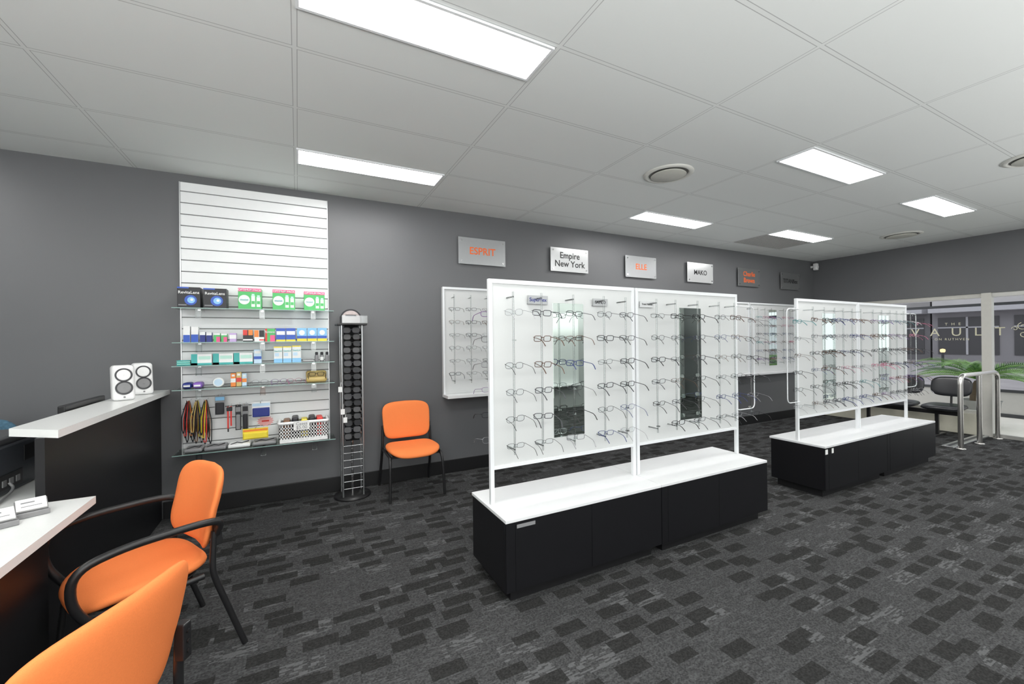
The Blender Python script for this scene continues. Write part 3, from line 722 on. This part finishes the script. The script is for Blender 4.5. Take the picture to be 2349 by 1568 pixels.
for z in (bz0+.035, bz0+.065, bz0+.095, bz0+.125):
    for (xa, xb, ya, yb) in ((bx0, bx1, by0, by0+.004), (bx0, bx1, by1-.004, by1), (bx0, bx0+.004, by0, by1), (bx1-.004, bx1, by0, by1)): B.box(xa, xb, ya, yb, z, z+.012)
B.box(bx0, bx1, by0, by0+.004, bz0, bz0+.035).box(bx0, bx1, by1-.004, by1, bz0, bz0+.035).box(bx0, bx0+.004, by0, by1, bz0, bz0+.035).box(bx1-.004, bx1, by0, by1, bz0, bz0+.035)
n = 17
for k in range(n+1):
    x = bx0+(bx1-bx0-.010)*k/n
    for ya in (by0, by1-.004): B.box(x, x+.010, ya, ya+.004, bz0+.035, bz1-.02)
for k in range(8):
    y = by0+(by1-by0-.010)*k/7
    for xa in (bx0, bx1-.004): B.box(xa, xa+.004, y, y+.010, bz0+.035, bz1-.02)
B.build('lattice', WHITEPL, t)
R = MB().tube(rounded([(bx0, by0, bz1-.015), (bx1, by0, bz1-.015), (bx1, by1, bz1-.015), (bx0, by1, bz1-.015)], .02, 4, True), .015, 8, True); R.build('rim', WHITEPL, t)
xm = (bx0+bx1)/2-.02
t = thing('price_card', 'handwritten white price card on the front of the basket', 'price card', (xm, by0-.016, bz0+.11))
MB().box(xm-.065, xm+.065, by0-.0185, by0-.016, bz0+.11, bz0+.19).build('card', PAPER, t)
lettering('Cases\n$5.00', .040, I['grey'], t, (xm, by0-.0194, bz0+.15), line=.85)
for k, (dx, col, h) in enumerate(((.06, 'brown', .20), (.13, 'black', .22), (.205, 'yellow', .195), (.27, 'black', .215), (.335, 'red', .205))):
    x = bx0+dx
    if x > bx1-.03: continue
    o = MB().box(x-.028, x+.028, by0+.03, by1-.03, bz0+.012, bz0+h, .014, seg=3).build('glasses_case', I[col])
    tag(o, f'{col} glasses case in the basket, {ORD[k]} from left', 'glasses case', 'cases in the basket')
    MB().box(x-.0285, x+.0285, by0+.0285, by1-.0285, bz0+h-.045, bz0+h-.042).build('seam', I['grey'], o)

# ------------------------------------------------------------------ sunglasses tower
TX, TY = .462, 4.335
t = thing('sunglasses_tower', 'tall narrow chrome and black rotating rack full of dark sunglasses', 'display rack', (TX, TY, 0))
MB().lathe([(.168, 0), (.17, .008), (.165, .022), (.05, .03)], (TX, TY, 0), 40).build('base', BLACKPL, t)
MB().box(TX-.06, TX+.06, TY-.06, TY+.06, .55, 1.66).build('column', mat('tower_column_black', (.010, .010, .011), .8, spec=.1), t)
MB().tube([(TX, TY, .028), (TX, TY, .55)], .012, 10).build('spindle', CHROME, t)
for sx in (-1, 1):
    for sy in (-1, 1): MB().tube([(TX+sx*.092, TY+sy*.092, .026), (TX+sx*.092, TY+sy*.092, 1.66)], .008, 10).build('post', ALU, t)
rg = MB()
for k in range(7):
    z = .10+k*.068
    rg.tube([(TX-.092, TY-.092, z), (TX+.092, TY-.092, z)], .0025, 6).tube([(TX+.092, TY-.092, z), (TX+.092, TY+.092, z)], .0025, 6).tube([(TX-.092, TY-.092, z), (TX-.092, TY+.092, z)], .0025, 6)
rg.build('rungs', ALU, t)
MB().box(TX-.135, TX+.135, TY-.135, TY+.135, 1.66, 1.678, .004).build('top_plate', BLACKPL, t)
for k in range(17):
    z = 1.612-k*.0635
    glasses(0, 'black' if k % 5 else 'gunmetal', (TX+.004*(k % 3-1), TY-.082, z), f'dark sunglasses facing out on tower, {nth[k]} from the top', 'sunglasses on the front of the tower', .03*(k % 3-1), -.15, sun=True)
for k in range(15):
    z = 1.605-k*.068
    glasses(1, 'black', (TX+.082, TY, z), f'dark sunglasses on right side of tower, {nth[k]} from the top', 'sunglasses on the right side of the tower', PI/2, -.15, sun=True)
for k, z in enumerate((1.03, .82, .74)):
    o = MB().box(TX-.13+.02*k, TX-.095+.02*k, TY-.135, TY-.1335, z, z+.05).build('price_tag', PAPER)
    tag(o, ['white swing tag hanging halfway up the left of the tower', 'white swing tag hanging low on the tower', 'lowest white swing tag on the tower'][k], 'price tag')
    MB().tube([(TX-.112+.02*k, TY-.134, z+.049), (TX-.10+.02*k, TY-.095, z+.09)], .0012, 5).build('string', PAPER, o)
t = thing('acrylic_tray', 'frosted clear tray on top of the sunglasses tower', 'tray', (TX+.02, TY, 1.679))
FROST = glassy('frosted_acrylic', (.70, .72, .73), .2, .7, .2)
MB().box(TX-.09, TX+.14, TY-.12, TY+.12, 1.679, 1.684).build('tray_base', FROST, t)
w = MB().box(TX-.09, TX+.14, TY-.12, TY-.116, 1.684, 1.752).box(TX-.09, TX+.14, TY+.116, TY+.12, 1.684, 1.752).box(TX-.09, TX-.086, TY-.116, TY+.116, 1.684, 1.752).box(TX+.136, TX+.14, TY-.116, TY+.116, 1.684, 1.752)
w.build('tray_wall', FROST, t)
t = thing('round_photo_card', 'round advertising card with a portrait standing in the tray', 'card', (TX+.0, TY-.02, 1.685))
Mr = Matrix.Translation((TX+.0, TY-.02, 1.72))@Matrix.Rotation(PI/2, 4, 'X')
MB().lathe([(.10, 0), (.10, .004)], n=36, M=Mr).build('disc', I['black'], t)
MB().lathe([(.085, .0), (.085, .001)], n=36, M=Mr@Matrix.Translation((0, 0, .0042))).build('picture', mat('portrait_print', (.50, .42, .41), .4, var=.5, scale=22), t)
MB().box(TX-.05, TX+.05, TY-.0262, TY-.0256, 1.745, 1.765).build('sunglass_print', I['black'], t)

# ------------------------------------------------------------------ chairs
def make_chair(label, loc, rz, arms):
    t = thing('visitor_chair', label, 'chair', loc, rz, 'orange visitor chairs')
    def fs(x, y, z):
        f = max(0, (-y-.10)/.13); b = max(0, (y-.12)/.12)
        return (x*(1-.05*max(0, y/.23)), y-.01, .437+z-.028*f*f+.006*b+.25*x*x)
    MB().pad(.50, .48, .062, 3.6, fs).build('seat', ORANGE, t, False)
    MB().pad(.43, .40, .02, 3.6, lambda x, y, z: (x, y-.01, .403+z)).build('seat_pan', BLACKPL, t, False)
    def fb(x, y, z):
        return (x*(1.0+.04*(y/.2)), .262+z-.9*x*x+.20*y, .683+y-.012*(x/.23)**2*(1 if y > 0 else -.4))
    MB().pad(.485, .375, .042, 5.2, fb, n=56).build('backrest', ORANGE, t, False)
    for sx in (-1, 1):
        MB().tube(rounded([(sx*.262, .335, .004), (sx*.252, .205, .40), (sx*.247, .205, .47), (sx*.243, .215, .60)], .06), .0135, 10).build('leg', BLACKPL, t, False)
        MB().tube(rounded([(sx*.262, -.235, .004), (sx*.252, -.205, .34), (sx*.245, -.17, .405), (sx*.245, .17, .405)], .05), .0135, 10).build('leg', BLACKPL, t, False)
        br = MB().box(sx*.236-.016, sx*.236+.016, .214, .246, .53, .64, .004)
        for q in (.555, .585, .615):
            br.lathe([(.006, 0), (.006, .004)], n=10, M=Matrix.Translation((sx*.236, .247, q))@Matrix.Rotation(-PI/2, 4, 'X'))
        br.build('back_bracket', BLACKPL, t, False)
        if arms:
            MB().tube(rounded([(sx*.243, .225, .585), (sx*.275, .235, .65), (sx*.288, .16, .67), (sx*.29, -.12, .67), (sx*.285, -.265, .635), (sx*.272, -.27, .50), (sx*.258, -.20, .38)], .09, 6), .0165, 12).build('armrest', BLACKPL, t, False)
    MB().tube([(-.245, -.13, .392), (.245, -.13, .392)], .010, 8).tube([(-.245, .14, .392), (.245, .14, .392)], .010, 8).build('cross_frame', BLACKPL, t, False)
    return t
make_chair('armless orange chair with black legs standing against the grey wall', (1.005, 4.165, 0), 0, False)
make_chair('orange chair with curved black armrests pulled up to the desk', (-.668, 2.535, 0), math.atan2(-.881, .471), True)
make_chair('orange chair in the bottom left corner seen from behind, nearest the camera', (-.635, 1.495, 0), math.atan2(-.89, -.456), False)

# ------------------------------------------------------------------ reception counter and desk
t = thing('reception_counter', 'tall black reception counter with narrow white top', 'counter', (-1.1, 3.6, 0))
MB().prism([(-1.215, 2.83), (-.985, 2.66), (-.985, 4.545), (-1.215, 4.545)], 1.068, 1.105).build('counter_top', WHITESTONE, t)
MB().box(-1.078, -1.045, 2.70, 4.528, 0, 1.0675).build('front_panel', BLACKLAM, t)
MB().box(-1.205, -1.0785, 4.49, 4.528, .772, 1.0675).build('end_panel', BLACKLAM, t)
t = thing('reception_desk', 'low desk with white top in the left foreground', 'desk', (-1.25, 2.0, 0))
MB().prism([(-1.66, .9), (-.87, .9), (-.87, 2.695), (-1.085, 2.695), (-1.085, 4.50), (-1.66, 4.50)], .735, .77).build('desktop', WHITESTONE, t)
MB().box(-1.03, -1.0, .95, 2.60, 0, .7345).build('front_panel', BLACKLAM, t)
MB().box(-1.62, -1.0305, 2.57, 2.60, 0, .7345).build('side_panel', BLACKLAM, t)
def speaker(x, y, rz, label):
    t = thing('speaker', label, 'loudspeaker', (x, y, 1.106), rz, 'pair of white desktop speakers')
    lean = Matrix(((1, 0, 0, 0), (0, 1, .16, 0), (0, 0, 1, 0), (0, 0, 0, 1)))
    MB().box(-.060, .060, -.050, .045, .0, .245, .022, seg=5, M=lean).build('cabinet', WHITEPL, t, False)
    Mr = lambda z: lean@Matrix.Translation((0, -.051, z))@Matrix.Rotation(PI/2, 4, 'X')
    for z in (.178, .088):
        rim = MB().lathe([(.047, 0), (.047, .004), (.039, .004), (.037, .0)], n=32, M=Mr(z)).build('driver_rim', DKGREY, t, False)
        MB().lathe([(.037, .001), (.031, .003), (.02, -.001), (.0, .003)], n=32, M=Mr(z)).build('driver_cone', WHITEPL if z > .1 else GREYPL, rim, False)
    MB().lathe([(.006, 0), (.006, .004)], n=16, M=Mr(.024)).build('knob', GREYPL, t, False)
speaker(-1.10, 3.87, .42, 'white two-cone desktop speaker nearer the camera on the counter')
speaker(-1.09, 4.25, .42, 'white two-cone desktop speaker nearer the wall on the counter')
t = thing('monitor', 'black monitor edge showing behind the counter top', 'monitor', (-1.29, 3.72, .77))
MB().box(-1.27, -1.235, 3.42, 4.0, .83, 1.135, .006).build('screen_case', BLACKPL, t)
MB().box(-1.274, -1.2705, 3.44, 3.98, .85, 1.115).build('screen', mat('screen_black', (.01, .01, .012), .1), t)
MB().tube([(-1.25, 3.71, .785), (-1.25, 3.71, .86)], .02, 12).build('neck', BLACKPL, t)
MB().box(-1.36, -1.225, 3.58, 3.84, .7705, .785, .004).build('foot', BLACKPL, t)
# printer
t = thing('printer', 'dark grey printer sitting behind the counter at the left edge', 'printer', (-1.45, 3.0, .77))
MB().box(-1.63, -1.27, 2.79, 3.24, .7705, 1.01, .012).build('printer_body', PRINTER, t)
MB().box(-1.63, -1.275, 2.82, 3.22, 1.0105, 1.05, .01).build('lid', DKGREY, t)
MB().box(-1.2695, -1.266, 2.86, 3.06, .80, .87).build('port_panel', BLACKPL, t)
for k in range(3): MB().box(-1.2659, -1.262, 2.89+k*.055, 2.92+k*.055, .815, .845).build('socket', GREYPL, t)
MB().box(-1.2695, -1.267, 3.08, 3.2, .90, .98, .001).build('vent_panel', BLACKPL, t)
o = MB().tube(rounded([(-1.255, 2.92, .83), (-1.235, 2.92, .80), (-1.23, 2.80, .777), (-1.20, 2.66, .777), (-1.30, 2.50, .777), (-1.42, 2.35, .777)], .06, 6), .006, 8).build('cable', GREYPL)
tag(o, 'grey cable lying on the white desktop by the printer', 'cable')
def card_holder(x, y, rz, label):
    t = thing('card_holder', label, 'card holder', (x, y, .7705), rz, 'business card holders on the desk')
    Mt = Matrix.Rotation(-1.0, 4, 'X')
    MB().box(-.05, .05, -.035, .060, 0, .012, .004).box(-.05, .05, -.04, -.03, .0, .022, .003).build('tray', GREYPL, t, False)
    MB().box(-.048, .048, -.004, .002, .0, .068, .001, M=Matrix.Translation((0, .0, .014))@Mt).build('backrest', GREYPL, t, False)
    MB().box(-.044, .044, -.012, -.005, .002, .066, .0005, M=Matrix.Translation((0, .0, .014))@Mt).build('cards', PAPER, t, False)
    MB().box(-.03, .01, -.0128, -.0122, .040, .047, M=Matrix.Translation((0, .0, .014))@Mt).box(-.03, .03, -.0128, -.0122, .020, .024, M=Matrix.Translation((0, .0, .014))@Mt).build('card_print', I['grey'], t, False)
card_holder(-1.02, 2.53, .45, 'grey business card holder nearer the tall counter')
card_holder(-1.07, 2.42, .5, 'grey business card holder at the left edge of the photo')
# office chair
t = thing('office_chair', 'teal patterned office chair back at the left edge of the photo', 'chair', (-1.97, 4.02, 0))
TEAL = mat('teal_pattern_fabric', (.05, .12, .18), .85, var=.6, scale=60)
MB().pad(.46, .42, .06, 3.4, lambda x, y, z: (-1.95+x, 4.17+z-.5*x*x, .79+y)).build('backrest', TEAL, t)
MB().pad(.48, .46, .07, 3.4, lambda x, y, z: (-1.97+x, 3.93+y, .47+z)).build('seat', TEAL, t)
MB().tube(rounded([(-1.97, 4.02, .43), (-1.97, 4.24, .44), (-1.97, 4.225, .70)], .05), .016, 8).build('back_support', BLACKPL, t)
MB().tube([(-1.97, 3.93, .09), (-1.97, 3.93, .44)], .025, 12).build('gas_column', BLACKPL, t)
for k in range(5):
    a_ = 2*PI*k/5+.3; e = (-1.97+.27*math.cos(a_), 3.93+.27*math.sin(a_))
    lg = MB().tube([(-1.97, 3.93, .10), (e[0], e[1], .065)], [.022, .014], 8).build('base_leg', BLACKPL, t)
    MB().lathe([(.024, -.012), (.027, 0), (.024, .012)], n=16, M=Matrix.Translation((e[0], e[1], .028))@Matrix.Rotation(PI/2, 4, 'X')).build('caster', BLACKPL, lg)

# ------------------------------------------------------------------ waiting seats, entry rail
for k, (yc, lb) in enumerate(((2.52, 'black vinyl waiting seat by the window, nearest the steel entry rail'), (3.04, 'black vinyl waiting seat by the window, half hidden by the far stand'), (3.56, 'black vinyl waiting seat hidden behind the far stand'))):
    t = thing('waiting_seat', lb, 'seat', (8.5, yc, .39), 0, 'black waiting seats by the window')
    MB().pad(.46, .45, .07, 3.6, lambda x, y, z: (8.42+x, yc+y, .455+z+.04*x)).build('seat', BLACKVINYL, t)
    MB().pad(.45, .29, .055, 3.4, lambda x, y, z: (8.70+z+.22*y-.35*x*x, yc+x, .735+y)).build('backrest', BLACKVINYL, t)
    MB().tube(rounded([(8.45, yc, .41), (8.68, yc, .41), (8.71, yc, .70)], .06), .014, 8).build('support', BLACKPL, t)
t = thing('seat_beam', 'black steel beam and feet under the waiting seats', 'bench frame', (8.5, 3.04, 0))
MB().box(8.47, 8.53, 2.35, 3.75, .33, .39, .004).build('beam', BLACKPL, t)
for y in (2.62, 3.46):
    MB().box(8.48, 8.52, y-.02, y+.02, .03, .33).box(8.25, 8.75, y-.025, y+.025, 0, .03, .006).build('foot', BLACKPL, t)
t = thing('entry_rail', 'brushed steel tube guard rail with three posts by the door', 'hand rail', (8.39, 2.15, 0))
MB().tube(rounded([(7.78, 2.17, .0), (7.78, 2.17, .965), (9.0, 2.13, .965), (9.0, 2.13, 0)], .12, 8), .028, 14).build('rail', STEEL, t)
MB().tube([(8.37, 2.15, 0), (8.37, 2.15, .95)], .028, 14).build('post', STEEL, t)
for x, y in ((7.78, 2.17), (8.37, 2.15), (9.0, 2.13)): MB().lathe([(.05, 0), (.05, .006), (.031, .01)], (x, y, 0), 20).build('flange', STEEL, t)
o = MB().box(7.72, 9.02, 2.22, 2.34, .0, .02, .004).build('floor_track', ALU); tag(o, 'flat metal floor strip beside the entry rail', 'floor strip')
MB().box(7.74, 9.0, 2.26, 2.30, .0195, .0225).build('groove', DKGREY, o)

# ------------------------------------------------------------------ outside
PAVE = mat('pavement_tiles', (.74, .71, .66), .7, var=.1, scale=4)
struct('trim_2', MB().box(XB+.1, 12.6, -6, 14, -.08, -.005), PAVE)
struct('trim_3', MB().box(12.6, 60, -30, 60, -.16, -.1), mat('asphalt', (.42, .40, .40), .8, var=.25, scale=1.5))
t = thing('glass_screen', 'dark outdoor glass screen with gold lettering beyond the window', 'glass screen', (11.5, 3.0, 0))
scr = glassy('smoked_glass', (.74, .74, .76), .02, .2)
MB().box(11.5, 11.51, 1.0, 5.6, .5, 2.05).build('pane', scr, t)
f_ = MB().box(11.47, 11.54, .95, 1.0, 0, 2.1).box(11.47, 11.54, 5.6, 5.65, 0, 2.1).box(11.47, 11.54, 1.0, 5.6, 2.05, 2.1).box(11.47, 11.54, 1.0, 5.6, .45, .5).box(11.47, 11.54, 1.0, 5.6, 0, .06)
f_.build('screen_frame', DKGREY, t)
MB().box(11.49, 11.52, 1.0, 5.6, .06, .45).build('lower_panel', mat('screen_lower', (.50, .48, .46), .6), t)
GOLD = mat('gold_letters', (.62, .57, .42), .4, .1)
rt = (PI/2, 0, -PI/2)
lettering('VAULT', .22, GOLD, t, (11.492, 3.27, 1.56), rt, 0, 2.45)
lettering('THE', .07, GOLD, t, (11.492, 3.30, 1.725), rt, 0, 2.4)
lettering('ON RUTHVEN', .06, GOLD, t, (11.492, 3.32, 1.425), rt, 0, 1.4)
em = MB()
for s_ in (1, -1):
    em.tube([(11.49, 2.40+s_*.005+s_*(.02+.05*k/18)*math.cos(k*.42), 1.58+s_*.07+(.02+.05*k/18)*math.sin(k*.42)) for k in range(19)], .006, 5)
    em.tube([(11.49, 2.40-s_*.10+(.012+.03*k/14)*math.cos(k*.45), 1.58-s_*.03+(.012+.03*k/14)*math.sin(k*.45)*s_) for k in range(15)], .005, 5)
em.build('emblem', GOLD, t)
# cycad in pot
px, py = 10.15, 2.60
t = thing('potted_cycad', 'green spiky palm-like plant outside the glass door', 'plant', (px, py, -.005))
MB().lathe([(.16, 0), (.20, .02), (.24, .40), (.255, .42), (.23, .42), (.21, .38)], (px, py, -.005), 28).build('pot', mat('pot_grey', (.30, .30, .29), .6), t)
MB().lathe([(.0, .39), (.20, .38), (.12, .40), (.11, .62), (.06, .74), (0, .76)], (px, py, -.005), 18).build('trunk', mat('trunk_brown', (.10, .07, .045), .9, bump=.6, bscale=60), t)
LEAF = mat('cycad_leaf', (.16, .34, .06), .4, var=.5, scale=5); LEAF2 = mat('cycad_leaf_dark', (.04, .14, .03), .4, var=.4, scale=5)
rn = random.Random(2)
for i in range(32):
    az = 2*PI*i/32*3.0+rn.uniform(-.2, .2); el = rn.uniform(.1, 1.0); L = rn.uniform(.80, 1.05)
    pts = []
    for k in range(9):
        s_ = k/8; r = L*s_*math.cos(el*(1-.3*s_)); zz = .75+L*s_*math.sin(el)*(1-.45*s_)-.20*s_**2.2
        pts.append(Vector((px+r*math.cos(az)*.9, py+r*math.sin(az), zz)))
    fr = MB().tube(pts, [.009*(1-.8*k/8) for k in range(9)], 5)
    side = Vector((-math.sin(az), math.cos(az), 0))
    for k in range(3, 36):
        s_ = k/36*8; a0 = int(s_); q = s_-a0
        p0 = pts[a0].lerp(pts[min(8, a0+1)], q); tg = (pts[min(8, a0+1)]-pts[a0]).normalized()
        ln = .14*math.sin(PI*min(1, .12+k/40))**.6
        for sg in (-1, 1):
            tip = p0+side*sg*ln*.75+tg*ln*.65+Vector((0, 0, .35*ln)); wv = tg*.0055
            fr.add([p0-wv, p0+wv, (p0+tip)/2+wv, tip, (p0+tip)/2-wv], [(0, 1, 2, 3, 4)])
    fr.build('frond', LEAF if i % 3 else LEAF2, t)
# street buildings
FAC = mat('dark_facade', (.20, .195, .20), .7, var=.3, scale=.6); FAC2 = mat('grey_facade', (.34, .33, .34), .7, var=.2, scale=.5)
PANE = mat('street_window', (.09, .088, .09), .3); AWN = mat('awning_grey', (.60, .60, .62), .6)
GLOW = emit('shop_glow', (1, .72, .35), 3)
def bldg(y0, y1, h, m_, label, x=38):
    t = thing('street_building', label, 'building', (x+3, (y0+y1)/2, -.1), 0, 'buildings across the street')
    MB().box(x, x+6, y0, y1, -.1, h).build('facade', m_, t)
    MB().box(x-1.0, x, y0+.1, y1-.1, 3.0, 3.4, .02).build('awning', AWN, t)
    n = max(1, int((y1-y0)/3))
    for k in range(n):
        a = y0+(y1-y0)*k/n+.3; b = y0+(y1-y0)*(k+1)/n-.3
        f = MB().box(x-.05, x, a, b, .3, 2.7).build('shop_window', PANE, t)
        MB().box(x-.09, x-.05, (a+b)/2-.05, (a+b)/2+.05, .3, 2.7).box(x-.09, x-.05, a, b, 2.0, 2.08).build('mullion', AWN, f)
        MB().box(x-.05, x, a+.3, b-.3, 4.4, 6.2).build('upper_window', PANE, t)
bldg(-8, 11.9, 7.5, FAC2, 'grey building across the street, right of the lettering'); bldg(12, 20, 8.5, FAC, 'dark building across the street behind the lettering'); bldg(20.1, 40, 7, FAC2, 'grey building across the street at the far left')
t = thing('street_awning', 'pale flat street awning above the footpath outside', 'awning', (12.4, 4, -.1))
MB().box(12.2, 12.6, -4, 12, 2.26, 2.44, .02).build('fascia', AWN, t)
for y in (-1.0, 5.9, 10.5): MB().tube([(12.4, y, -.005), (12.4, y, 2.26)], .05, 12).build('post', DKGREY, t)
for k, (y, z) in enumerate(((10.2, .75), (12.6, .75), (8.4, .75))):
    t = thing('street_lamp', ['small lit bollard lamp on the street, middle', 'small lit bollard lamp on the street, left', 'small lit bollard lamp on the street, right'][k], 'lamp', (28, y, -.1), 0, 'lit bollards across the road')
    MB().tube([(28, y, -.1), (28, y, .7)], .05, 10).build('post', DKGREY, t)
    MB().lathe([(.07, 0), (.10, .06), (.09, .15), (0, .18)], (28, y, .70), 14).build('lamp_head', GLOW, t)

# ------------------------------------------------------------------ lights
w = bpy.data.worlds.new('world'); S.world = w; w.use_nodes = True
bg = w.node_tree.nodes['Background']; bg.inputs[0].default_value = (.74, .74, .76, 1); bg.inputs[1].default_value = 2.2
def area(name, loc, rot, sx, sy, power, col=(1, 1, 1)):
    l = bpy.data.lights.new(name, 'AREA'); l.shape = 'RECTANGLE'; l.size = sx; l.size_y = sy; l.energy = power; l.color = col
    o = bpy.data.objects.new(name, l); COL.objects.link(o); o.location = loc; o.rotation_euler = rot; return o
area('ceiling_fill', (4.5, -1.6, 1.55), (PI, 0, 0), 8, 2.2, 225, (1, 1, .98))  # added fill out of view, aimed up to brighten the ceiling
area('ceiling_fill_rear', (-1.6, -1.4, 1.55), (PI, 0, 0), 3.4, 2.4, 270, (1, 1, .98))  # added fill behind the camera, lifts the near ceiling; not a shop lamp
area('soft_fill', (-.2, -2.7, 1.4), (PI/2, 0, 0), 3.2, 2.0, 65, (1, 1, .98))  # added forward fill, unseen, to lift the lower walls and fronts
